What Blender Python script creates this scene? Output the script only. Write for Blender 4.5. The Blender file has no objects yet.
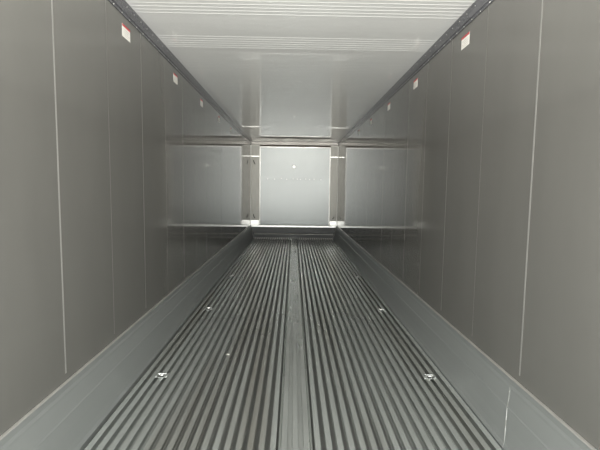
import bpy, bmesh, math, random
from mathutils import Matrix, Vector
random.seed(7)
C = bpy.context.scene.collection
sc = bpy.context.scene

# ---------------- camera ----------------
F_PX = 414.8
PITCH, YAW, ROLL = 0.0876, 0.0168, -0.0130
CAM_Z = 1.31
def cam_axes():
    cols = []
    for v in ((1, 0, 0), (0, 1, 0), (0, 0, 1)):
        x, y, z = v
        c, s = math.cos(YAW), math.sin(YAW);   x, y = c*x - s*y, s*x + c*y
        c, s = math.cos(PITCH), math.sin(PITCH); y, z = c*y - s*z, s*y + c*z
        c, s = math.cos(ROLL), math.sin(ROLL); x, z = c*x - s*z, s*x + c*z
        cols.append((x, y, z))
    right = Vector([c[0] for c in cols]); fwd = Vector([c[1] for c in cols]); up = Vector([c[2] for c in cols])
    return right, fwd, up
right, fwd, up = cam_axes()
cd = bpy.data.cameras.new('camera'); cd.sensor_width = 36; cd.lens = F_PX/600*36; cd.clip_start = 0.02; cd.clip_end = 500
cam = bpy.data.objects.new('camera', cd); C.objects.link(cam)
m = Matrix((right, up, -fwd)).transposed().to_4x4(); m.translation = Vector((-0.0177, 0, CAM_Z))
cam.matrix_world = m
sc.camera = cam

# ---------------- daylight ----------------
w = bpy.data.worlds.new('world'); sc.world = w; w.use_nodes = True
wn = w.node_tree; bg = wn.nodes['Background']
wtc = wn.nodes.new('ShaderNodeTexCoord'); wsx = wn.nodes.new('ShaderNodeSeparateXYZ'); wcr = wn.nodes.new('ShaderNodeValToRGB'); wmr = wn.nodes.new('ShaderNodeMapRange')
wn.links.new(wtc.outputs['Generated'], wsx.inputs[0]); wn.links.new(wsx.outputs['Z'], wmr.inputs['Value'])
wmr.inputs['From Min'].default_value = -1; wmr.inputs['From Max'].default_value = 1
wn.links.new(wmr.outputs[0], wcr.inputs['Fac']); wn.links.new(wcr.outputs[0], bg.inputs['Color'])
GROUND, SKY = (1.0, .99, .945, 1), (.36, .37, .365, 1)      # sunlit pale yard below the horizon, soft sky above
wcr.color_ramp.elements[0].position = .495; wcr.color_ramp.elements[0].color = GROUND
e = wcr.color_ramp.elements.new(.20); e.color = (.62, .61, .585, 1)                      # added dimming further down, so relatively more light reaches the deep ceiling
wcr.color_ramp.elements[-1].position = .505; wcr.color_ramp.elements[-1].color = SKY
bg.inputs['Strength'].default_value = 4.9
pl = bpy.data.lights.new('door_daylight_portal', 'AREA'); pl.shape = 'RECTANGLE'; pl.size = 2.29; pl.size_y = 2.5
po = bpy.data.objects.new('door_daylight_portal', pl); C.objects.link(po)
po.location = (0, -0.52, 1.25); po.rotation_euler = (math.radians(90), 0, 0)   # faces +y, into the container
pl.cycles.is_portal = True
sc.view_settings.view_transform = 'Standard'; sc.view_settings.look = 'None'
sc.view_settings.gamma = 1; sc.view_settings.use_curve_mapping = False
sc.view_settings.exposure = 2.34
sc.cycles.max_bounces = 24; sc.cycles.diffuse_bounces = 10; sc.cycles.glossy_bounces = 20
sc.cycles.use_guiding = True; sc.cycles.use_adaptive_sampling = False; sc.cycles.sample_clamp_indirect = 6

# ---------------- materials ----------------
def nodes(name):
    mt = bpy.data.materials.new(name); mt.use_nodes = True
    nt = mt.node_tree; return mt, nt, nt.nodes['Principled BSDF']
def N(nt, t, **kw):
    n = nt.nodes.new(t)
    for k, v in kw.items(): setattr(n, k, v)
    return n
def metal(name, col, rough, metallic, stretch=(1, 1, 1), nscale=6, var=0.08, bump=0.0, bscale=3, rvar=0.04, bstretch=None, aniso=0, dirt=None, spec=0.5, ior=1.5):
    mt, nt, p = nodes(name)
    tc = N(nt, 'ShaderNodeTexCoord'); mp = N(nt, 'ShaderNodeMapping'); mp.inputs['Scale'].default_value = stretch
    nt.links.new(tc.outputs['Object'], mp.inputs['Vector'])
    no = N(nt, 'ShaderNodeTexNoise'); no.inputs['Scale'].default_value = nscale; no.inputs['Detail'].default_value = 5
    nt.links.new(mp.outputs[0], no.inputs['Vector'])
    cr = N(nt, 'ShaderNodeMapRange'); cr.inputs['From Min'].default_value = .3; cr.inputs['From Max'].default_value = .7
    cr.inputs['To Min'].default_value = 1-var; cr.inputs['To Max'].default_value = 1+var
    nt.links.new(no.outputs['Fac'], cr.inputs['Value'])
    mx = N(nt, 'ShaderNodeVectorMath', operation='SCALE'); mx.inputs[0].default_value = col
    nt.links.new(cr.outputs[0], mx.inputs['Scale'])
    out = mx.outputs[0]
    if dirt:
        dcol, dstretch, dscale, lo, hi, amt = dirt
        m2 = N(nt, 'ShaderNodeMapping'); m2.inputs['Scale'].default_value = dstretch
        nt.links.new(tc.outputs['Object'], m2.inputs['Vector'])
        n2 = N(nt, 'ShaderNodeTexNoise'); n2.inputs['Scale'].default_value = dscale; n2.inputs['Detail'].default_value = 6
        nt.links.new(m2.outputs[0], n2.inputs['Vector'])
        r2 = N(nt, 'ShaderNodeMapRange'); r2.inputs['From Min'].default_value = lo; r2.inputs['From Max'].default_value = hi
        r2.inputs['To Max'].default_value = amt
        nt.links.new(n2.outputs['Fac'], r2.inputs['Value'])
        mm = N(nt, 'ShaderNodeMix', data_type='RGBA'); nt.links.new(r2.outputs[0], mm.inputs['Factor'])
        nt.links.new(out, mm.inputs['A']); mm.inputs['B'].default_value = (*dcol, 1)
        out = mm.outputs['Result']
    nt.links.new(out, p.inputs['Base Color'])
    rr = N(nt, 'ShaderNodeMapRange'); rr.inputs['From Min'].default_value = .3; rr.inputs['From Max'].default_value = .7
    rr.inputs['To Min'].default_value = max(rough-rvar, 0.02); rr.inputs['To Max'].default_value = rough+rvar
    nt.links.new(no.outputs['Fac'], rr.inputs['Value']); nt.links.new(rr.outputs[0], p.inputs['Roughness'])
    p.inputs['Metallic'].default_value = metallic; p.inputs['IOR'].default_value = ior
    p.inputs['Specular IOR Level'].default_value = spec
    if bump:
        m3 = N(nt, 'ShaderNodeMapping'); m3.inputs['Scale'].default_value = bstretch or (1, 1, 1)
        nt.links.new(tc.outputs['Object'], m3.inputs['Vector'])
        n3 = N(nt, 'ShaderNodeTexNoise'); n3.inputs['Scale'].default_value = bscale; n3.inputs['Detail'].default_value = 2
        nt.links.new(m3.outputs[0], n3.inputs['Vector'])
        b = N(nt, 'ShaderNodeBump'); b.inputs['Strength'].default_value = 1; b.inputs['Distance'].default_value = bump
        nt.links.new(n3.outputs['Fac'], b.inputs['Height']); nt.links.new(b.outputs[0], p.inputs['Normal'])
    return mt

M_wall = metal('brushed_wall_sheet', (.188, .183, .169), .075, .38, (1, 1, .25), 5, .03, .0004, 2.2, .015, (1, 1, .5))
M_strip = metal('wall_joint_strip', (.25, .245, .23), .45, .2, var=.03)
M_seam = metal('sheet_seam', (.25, .24, .22), .4, .6, var=.03)
M_ceil = metal('white_coated_ceiling', (.96, .96, .935), .03, .12, (.15, 2.5, 1), 6, .015, .00012, 5, .006, (.05, 3, 1), spec=.8, ior=2.4)
M_floor = metal('aluminium_rails', (.56, .585, .56), .24, .65, (1, .15, 1), 9, .05, rvar=0,
                dirt=((.20, .16, .11), (2.2, .12, 1), 1.6, .50, .68, .55))
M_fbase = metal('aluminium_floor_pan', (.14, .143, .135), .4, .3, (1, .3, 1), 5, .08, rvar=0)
M_plank = metal('aluminium_centre_plank', (.52, .54, .515), .25, .65, (2, .2, 1), 8, .06, rvar=.04)
M_kick = metal('aluminium_kick_plate', (.41, .425, .415), .36, .6, (2, .12, 2), 4, .02, 0, 2, .01, (1, .6, 1))
M_lip = metal('bright_edge_aluminium', (.50, .49, .46), .35, .5, var=.04)
M_trim = metal('dark_corner_moulding', (.10, .10, .11), .22, .3, (1, .5, 1), 20, .2, ior=1.7)
M_rivet = metal('rivet_steel', (.6, .6, .57), .4, .9)
M_panel = metal('pale_bulkhead_sheet', (.345, .362, .352), .32, .15, (3, 3, .4), 3, .01, rvar=0)
M_bead = metal('bulkhead_edge_trim', (.85, .84, .80), .4, .3, var=.04)
M_sill = metal('white_sill', (.90, .89, .85), .35, .5, var=.06)
M_post = metal('stained_side_plate', (.44, .43, .39), .45, .3, (3, 3, .6), 5, .12, dirt=((.42, .37, .30), (3, 3, .8), 6, .54, .75, .5))
M_head = metal('header_sheet', (.22, .21, .19), .4, .4, var=.08)
M_back = metal('end_wall_sheet', (.55, .53, .48), .4, .3, var=.06)
M_brown = metal('brown_gasket', (.09, .065, .045), .6, 0)
M_dark = metal('dark_metal_and_shade', (.05, .05, .048), .45, .2, (.5, 1, 1), 8, .15)  # dark metal of the hooks; also painted shade in duct opening and ring recess
M_ring = metal('polished_ring_steel', (.85, .85, .83), .22, 1, var=.02)
M_paper = metal('white_sticker', (.80, .78, .72), .6, 0, var=.03)
M_red = metal('red_sticker_band', (.50, .035, .045), .6, 0, var=.05)
M_ink = metal('grey_print', (.42, .40, .38), .6, 0)

# ---------------- mesh helpers ----------------
def box(bm, x0, x1, y0, y1, z0, z1):
    vs = [bm.verts.new(p) for p in ((x0,y0,z0),(x1,y0,z0),(x1,y1,z0),(x0,y1,z0),(x0,y0,z1),(x1,y0,z1),(x1,y1,z1),(x0,y1,z1))]
    for f in ((0,3,2,1),(4,5,6,7),(0,1,5,4),(1,2,6,5),(2,3,7,6),(3,0,4,7)): bm.faces.new([vs[i] for i in f])
def prism_y(bm, prof, y0, y1):
    a = [bm.verts.new((x, y0, z)) for x, z in prof]; b = [bm.verts.new((x, y1, z)) for x, z in prof]
    n = len(prof)
    for i in range(n): bm.faces.new((a[i], a[(i+1) % n], b[(i+1) % n], b[i]))
    bm.faces.new(a[::-1]); bm.faces.new(b)
def dome(bm, c, r, h, axis, seg=12):
    ax = Vector(axis).normalized(); t = ax.orthogonal().normalized(); u = ax.cross(t); c = Vector(c)
    rings = []
    for k, (rr, hh) in enumerate(((1, -.1), (1, .25), (.8, .7), (.42, .95))):
        rings.append([bm.verts.new(c + t*math.cos(2*math.pi*i/seg)*r*rr + u*math.sin(2*math.pi*i/seg)*r*rr + ax*h*hh) for i in range(seg)])
    top = bm.verts.new(c + ax*h)
    for a, b in zip(rings, rings[1:]):
        for i in range(seg): bm.faces.new((a[i], a[(i+1) % seg], b[(i+1) % seg], b[i]))
    for i in range(seg): bm.faces.new((rings[-1][i], rings[-1][(i+1) % seg], top))
    bm.faces.new(rings[0][::-1])
def tube(bm, pts, r, seg=8, closed=False):
    pts = [Vector(p) for p in pts]; n = len(pts); rings = []
    for i, p in enumerate(pts):
        if closed: d = pts[(i+1) % n] - pts[i-1]
        else: d = pts[min(i+1, n-1)] - pts[max(i-1, 0)]
        d.normalize(); ref = Vector((.123, .3, 1)).normalized()
        t = d.cross(ref).normalized(); u = d.cross(t)
        rings.append([bm.verts.new(p + (t*math.cos(2*math.pi*k/seg) + u*math.sin(2*math.pi*k/seg))*r) for k in range(seg)])
    for i in range(n if closed else n-1):
        a, b = rings[i], rings[(i+1) % n]
        for k in range(seg): bm.faces.new((a[k], a[(k+1) % seg], b[(k+1) % seg], b[k]))
    if not closed: bm.faces.new(rings[0][::-1]); bm.faces.new(rings[-1])
def obj(name, bm, mat, parent=None, bevel=0, smooth=False, loc=None):
    bmesh.ops.recalc_face_normals(bm, faces=bm.faces)
    me = bpy.data.meshes.new(name); bm.to_mesh(me); bm.free()
    me.materials.append(mat)
    if smooth:
        for p in me.polygons: p.use_smooth = True
    o = bpy.data.objects.new(name, me); C.objects.link(o)
    if parent: o.parent = parent
    if loc: o.location = loc
    if bevel:
        md = o.modifiers.new('bevel', 'BEVEL'); md.width = bevel; md.segments = 2; md.limit_method = 'ANGLE'
    return o
def struct(name, bm, mat, parent=None, **k):
    o = obj(name, bm, mat, parent, **k)
    if not parent: o['kind'] = 'structure'
    return o
def empty(name, loc, label, cat, group=None):
    o = bpy.data.objects.new(name, None); C.objects.link(o); o.location = loc; o.empty_display_size = .05
    o['label'] = label; o['category'] = cat
    if group: o['group'] = group
    return o
def BM(): return bmesh.new()

W = 1.145; Y0 = -0.5; D = 11.04; ZC = 2.520; FZ = -0.052
KH = 0.33; KB = 1.069

# ---------------- floor: pan, T rails, centre planks ----------------
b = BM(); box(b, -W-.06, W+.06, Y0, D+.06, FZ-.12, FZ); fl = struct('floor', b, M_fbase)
PITCHR = 0.0577
x = -1.031; rails = []
CX0, CX1 = -.080, .095
while x < 1.058:
    if not (CX0 < x < CX1): rails.append(x)
    x += PITCHR
b = BM()
for x in rails:
    # I/T shaped section: wide top, slim web, small foot
    h = .0152
    prism_y(b, [(x-.013, FZ), (x+.013, FZ), (x+.005, FZ+.005), (x+.005, -.007), (x+h, -.005), (x+h, -.001), (x+h-.0015, 0),
                (x-h+.0015, 0), (x-h, -.001), (x-h, -.005), (x-.005, -.007), (x-.005, FZ+.005)], Y0, D-.06)
struct('floor_rails', b, M_floor, fl)
b = BM()
top = []
for c in (-.0500, .0077, .0654):
    top += [(c-.0158, -.022), (c-.0150, -.0008), (c-.0140, 0), (c+.0140, 0), (c+.0150, -.0008), (c+.0158, -.022)]
top = [(CX0, -.008)] + top + [(CX1, -.008)]
prof = [(CX0, FZ)] + top + [(CX1, FZ)]
prism_y(b, prof, Y0, D-.06)
struct('centre_plank', b, M_plank, fl)

# ---------------- walls ----------------
SEAMS = [2.02 + 1.13*k for k in range(8)]
for side, s in (('left', -1), ('right', 1)):
    b = BM(); xs = sorted((s*W, s*(W+.07))); box(b, xs[0], xs[1], Y0, D+.06, FZ, ZC+.05)
    wl = struct('wall_'+side, b, M_wall)
    for i, y in enumerate([-.0+.89] + SEAMS):
        b = BM(); xs = sorted((s*(W-(.0006 if y < 2.5 else .0002)), s*(W+.002))); hw = .0055 if y < 2.5 else .0032
        box(b, xs[0], xs[1], y-hw, y+hw, KH+.045, 2.428)
        obj('joint_strip', b, M_strip if y < 2.5 else M_seam, wl, )
    for y in [1.455] + [q+.565 for q in SEAMS[:-1]]:
        b = BM(); xs = sorted((s*(W-.00015), s*(W+.001)))
        box(b, xs[0], xs[1], y-.0012, y+.0012, KH+.045, 2.428)
        obj('sheet_seam', b, M_seam, wl)

# ---------------- ceiling with groups of transverse beads ----------------
b = BM(); box(b, -W-.07, W+.07, Y0, D+.06, ZC, ZC+.08); ce = struct('ceiling', b, M_ceil)
b = BM()
grp = []
for c0 in [2.90 + .70*k for k in range(-4, 4)]:
    for j in range(6): grp.append(c0 - .13 + j*.052)
for y in grp:
    if y < Y0+.1: continue
    n = 6; hw = .009; hh = .0015 if y < 4.0 else .0004
    prof = [(y-hw, ZC+.001)] + [(y + hw*math.cos(math.pi - math.pi*k/n), ZC - hh*math.sin(math.pi*k/n)) for k in range(n+1)] + [(y+hw, ZC+.001)]
    a = [b.verts.new((-W, yy, z)) for yy, z in prof]; c = [b.verts.new((W, yy, z)) for yy, z in prof]
    for k in range(len(prof)): b.faces.new((a[k], a[(k+1) % len(prof)], c[(k+1) % len(prof)], c[k]))
obj('ceiling_beads', b, M_ceil, ce)

# ---------------- end wall ----------------
b = BM(); box(b, -W-.07, W+.07, D, D+.1, FZ, ZC+.05); struct('wall_back', b, M_back)

# ---------------- corner mouldings ----------------
bmr = BM(); dome(bmr, (0, 0, 0), .0045, .003, (-1, 0, 0)); 
for side, s in (('left', -1), ('right', 1)):
    b = BM()
    prof = [(s*(W+.002), ZC-.001), (s*(W-.014), ZC-.001), (s*(W-.015), ZC-.012), (s*(W-.010), ZC-.074), (s*(W-.006), ZC-.082), (s*(W-.0055), ZC-.098), (s*(W+.002), ZC-.098)]
    prism_y(b, prof, Y0, D-.001)
    t = struct('trim_'+side, b, M_trim)
    first = None
    for row, (dx, dz, off) in enumerate(((.0125, .030, .0), (.0055, .090, .06))):
        y = 1.75 + off
        while y < 6.5:
            if first is None:
                b = BM(); dome(b, (0, 0, 0), .0042, .003, (-s, 0, 0)); first = r = obj('rivet', b, M_rivet, t, smooth=True)
            else:
                r = first.copy(); C.objects.link(r); r.parent = t
            r.location = (s*(W-dx), y, ZC-dz)
            y += .125

# ---------------- kick plates ----------------
for side, s in (('left', -1), ('right', 1)):
    b = BM()
    P = lambda f, o=0: (s*(W-.004 - (W-.004-KB)*f - o), KH*(1-f))    # f 0 at top, 1 at floor
    prof = [(s*(W+.002), KH+.004), (s*(W-.010), KH+.004), (s*(W-.013), KH-.004), (s*(W-.010), KH-.030)]
    prof += [(s*(W-.016), KH-.045), (s*(W-.016), KH-.051), (s*(W-.0165), KH-.058), (s*(W-.030), KH-.14), (s*(W-.034), KH-.146), (s*(W-.034), KH-.152),
             (s*(W-.046), KH-.225), (s*(W-.058), .05), (s*(W-.066), .022), (s*(KB), .003), (s*(KB-.0), FZ), (s*(W+.002), FZ)]
    prism_y(b, prof, Y0, D-.001)
    k = struct('baseboard_'+side, b, M_kick)
    if s > 0:
        b = BM(); off = .0006; q = [(x - off*s, z) for x, z in prof[4:-2]] + [(x + .004*s, z) for x, z in prof[4:-2]][::-1]
        prism_y(b, q, 2.075, 2.080)
        for v in b.verts: v.co.y -= .13*(1 - v.co.z/KH)**2*.6
        obj('kick_line', b, M_rivet, k)  # thin slanted line down the right kick plate
    b = BM(); xs = sorted((s*(W-.0170), s*W)); box(b, xs[0], xs[1], Y0, D-.001, KH+.003, KH+.008)
    obj('top_lip', b, M_lip, k, bevel=.002)

# ---------------- bulkhead panel at the far end ----------------
PX0, PX1, PZ0, PZ1 = -.890, .925, .347, 2.372
YP = D-.075
bh = empty('air_bulkhead_panel', (0, D-.04, .335), 'large pale blue-grey flat panel closing the far end of the container', 'panel')
def part(name, b, mat, par, **k):
    for v in b.verts: v.co -= par.location
    return obj(name, b, mat, par, **k)
b = BM(); box(b, PX0, PX1, YP, D-.03, PZ0, PZ1); panel = part('panel_sheet', b, M_panel, bh, bevel=.004)
for x0, x1 in ((PX0-.022, PX0+.006), (PX1-.006, PX1+.022)):
    b = BM(); box(b, x0, x1, YP-.012, D-.02, PZ0, PZ1+.01); part('edge_trim', b, M_bead, bh, bevel=.003)
b = BM(); box(b, PX0-.02, PX1+.02, YP-.010, D-.02, PZ1-.006, PZ1+.022); part('top_trim', b, M_bead, bh, bevel=.003)
b = BM(); dome(b, (-.01, YP, 1.88), .045, .008, (0, -1, 0), 20); part('vent_plug', b, M_sill, bh, smooth=True)
b = BM(); box(b, PX0+.01, PX1-.01, YP-.0025, YP+.001, 1.545, 1.552); part('panel_crease', b, M_panel, bh)
xs_b = [-.70, -.52, -.34, -.20, -.03, .08, .16, .30, .40, .52, .70]
for i, x in enumerate(xs_b):
    b = BM(); dome(b, (x, YP-.001, 1.56 + random.uniform(-.015, .015)), .012, .007, (0, -1, 0)); part('bolt_head', b, M_bead, bh, smooth=True)

# sill below the panel (spans wall to wall)
si = empty('bulkhead_sill', (0, D-.06, .30), 'bright white sill ledge running under the far panel', 'ledge')
b = BM()
pf = [(D-.001, .290), (D-.146, .290), (D-.150, .294), (D-.150, .336), (D-.001, .342)]
a = [b.verts.new((-W+.03, y, z)) for y, z in pf]; c = [b.verts.new((W-.03, y, z)) for y, z in pf]
for k in range(5): b.faces.new((a[k], a[(k+1) % 5], c[(k+1) % 5], c[k]))
b.faces.new(a[::-1]); b.faces.new(c); part('ledge', b, M_sill, si, bevel=.002)
b = BM(); box(b, -W+.05, W-.05, D-.128, D-.118, .258, .291); part('drip_edge', b, M_dark, si, bevel=.002)

# duct opening under the sill, its inner shade painted as a dark face
du = empty('floor_duct_opening', (0, D-.05, 0), 'painted dark shade of the duct opening between the far sill and the floor', 'duct opening')
b = BM(); prism_y(b, [(-KB+.001, .001), (KB-.001, .001), (W-.020, .289), (-W+.020, .289)], D-.05, D-.001); part('duct_shade_face', b, M_dark, du)
b = BM(); prism_x = [(D-.10, .098), (D-.10, .108), (D-.049, .125), (D-.049, .080)]
a = [b.verts.new((-KB+.02, y, z)) for y, z in prism_x]; c = [b.verts.new((KB-.02, y, z)) for y, z in prism_x]
for k in range(4): b.faces.new((a[k], a[(k+1) % 4], c[(k+1) % 4], c[k]))
b.faces.new(a[::-1]); b.faces.new(c); part('duct_lip', b, M_seam, du)

# header above the panel
hd = empty('bulkhead_header', (0, D-.02, 2.43), 'dark grey header strip and brown gasket above the far panel', 'header')
b = BM(); box(b, PX0-.02, PX1+.02, D-.055, D-.001, PZ1+.024, PZ1+.062); part('gasket', b, M_brown, hd)
b = BM(); box(b, -W+.017, W-.017, D-.09, D-.001, PZ1+.064, ZC-.001); part('header_plate', b, M_head, hd, bevel=.004)

# side plates left and right of the panel
for side, s in (('left', -1), ('right', 1)):
    xa, xb = sorted((s*(W-.001), (PX0-.024) if s < 0 else (PX1+.024)))
    sp = empty('side_plate', ((xa+xb)/2, D-.02, .34), 'stained beige upright plate in the far %s corner beside the panel' % side, 'plate')
    b = BM(); box(b, xa, xb, D-.022, D-.001, .345, PZ1+.05); part('upright', b, M_post, sp)
    b = BM(); xc, xd = sorted((s*(W-.001), s*(W-.008))); box(b, xc, xd, D-.06, D-.023, .345, PZ1+.05); part('corner_angle', b, M_bead, sp, bevel=.002)
    b = BM(); box(b, xa+.006, xb-.006, D-.055, D-.023, 2.130, 2.152); part('bracket_tab', b, M_sill, sp, bevel=.003)
    b = BM(); box(b, xa+.002, xb-.002, D-.085, D-.023, .335, .465); part('corner_block', b, M_sill, sp, bevel=.005)
    if s < 0:
        for z in (1.98, .56):
            b = BM(); cx = (xa+xb)/2 - .03
            tube(b, [(cx-.012, D-.022, z+.05), (cx-.012, D-.05, z+.05), (cx, D-.055, z), (cx+.02, D-.05, z-.035), (cx+.03, D-.022, z-.04)], .010)
            part('hook', b, M_dark, sp, smooth=True)
    else:
        b = BM(); cx = (xa+xb)/2 + .01; z = .54
        tube(b, [(cx+.012, D-.022, z+.03), (cx+.012, D-.05, z+.03), (cx, D-.055, z), (cx-.02, D-.05, z-.02), (cx-.03, D-.022, z-.02)], .008)
        part('hook', b, M_dark, sp, smooth=True)

# ---------------- stickers on the walls ----------------
ORD = ['nearest', 'second', 'third', 'fourth', 'fifth']
protos = {}
for side, s in (('left', -1), ('right', 1)):
    for i, y in enumerate([2.87, 4.03, 5.15, 6.32, 7.5]):
        y += .03 if s > 0 else 0
        lab = ('nearest white sticker with red top band high on the %s wall' % side if i == 0 else
               'white sticker with red top band on %s wall, %s from the camera' % (side, ORD[i]))
        root = empty('wall_sticker', (s*W, y+.015, 2.328), lab, 'sticker', 'stickers in a row high on the %s wall' % side)
        if s not in protos:
            kids = []
            X = lambda a, c: sorted((-s*a, -s*c))
            b = BM(); x0, x1 = X(-.0003, .0008); box(b, x0, x1, -.066, .066, -.040, .040); kids.append(obj('backing', b, M_paper, root))
            b = BM(); x0, x1 = X(.0007, .0011); box(b, x0, x1, -.066, .066, .026, .040); kids.append(obj('red_band', b, M_red, root))
            b = BM(); x0, x1 = X(.0007, .0010)
            for k in range(4): box(b, x0, x1, -.055, .055 - .02*(k % 2), .008-.013*k, .0105-.013*k)
            kids.append(obj('print_lines', b, M_ink, root))
            protos[s] = kids
        else:
            for o in protos[s]:
                c = o.copy(); C.objects.link(c); c.parent = root
# ---------------- lashing rings in the floor ----------------
def ring_parts(root):
    b = BM(); box(b, -.045, .045, -.042, .030, .0003, .0028); p1 = obj('base_plate', b, M_plank, root, bevel=.0015)
    pts = [(-.026, .0, .008)] + [(.026*math.cos(math.pi - math.pi*k/10), -.030*math.sin(math.pi*k/10), .008+.006*math.sin(math.pi*k/10)) for k in range(11)] + [(.026, 0, .010)]
    b = BM(); tube(b, pts[1:-1], .0042, 8); p2 = obj('ring', b, M_ring, root, smooth=True)
    b = BM(); box(b, -.030, .030, -.004, .008, .0030, .0145); p3 = obj('hinge_bar', b, M_ring, root, bevel=.003)
    b = BM(); box(b, -.020, .020, -.036, -.004, .0025, .0032); p4 = obj('pocket_shade', b, M_dark, root)  # thin dark plate, the shade of the recess put into its colour
    out = [p1, p2, p3, p4]
    for x in (-.036, .036):
        b = BM(); dome(b, (x, -.030, .0025), .005, .003, (0, 0, 1)); out.append(obj('bolt_head', b, M_ring, root, smooth=True))
    return out
rp = None
for side, s, xr in (('left', -1, -.918), ('right', 1, .955)):
    for i, y in enumerate([2.81, 4.41, 6.08, 7.6, 9.36]):
        lab = 'shiny steel lashing ring at the %s floor edge, %s the camera' % (side, ORD[i] + (' to' if i == 0 else ' from'))
        root = empty('lashing_ring', (xr, y, 0), lab, 'lashing ring', 'lashing rings along the %s floor edge' % side)
        if rp is None: rp = ring_parts(root)
        else:
            for o in rp:
                c = o.copy(); C.objects.link(c); c.parent = root

# bright stud at the far end of the floor, and a scrap
st = empty('floor_stud', (-.075, 10.70, 0), 'small bright round stud on the floor below the far panel', 'stud')
b = BM(); dome(b, (0, 0, .001), .022, .03, (0, 0, 1)); obj('stud_cap', b, M_ring, st, smooth=True)
b = BM(); box(b, -.04, .04, -.03, .03, .0003, .003); obj('stud_plate', b, M_plank, st)
b = BM()
pts = [(-.014, -.004, .001), (.0, -.006, .003), (.015, -.003, .0015), (.014, .005, .002), (.0, .004, .005), (-.013, .005, .002)]
lo = [b.verts.new(p) for p in pts]; hi = [b.verts.new((p[0], p[1], p[2]+.002)) for p in pts]
b.faces.new(lo[::-1]); b.faces.new(hi)
for k in range(6): b.faces.new((lo[k], lo[(k+1) % 6], hi[(k+1) % 6], hi[k]))
o = obj('paper_scrap', b, M_paper, loc=(-.52, 3.17, 0)); o['label'] = 'tiny pale scrap lying on the floor rails left of centre'; o['category'] = 'scrap'
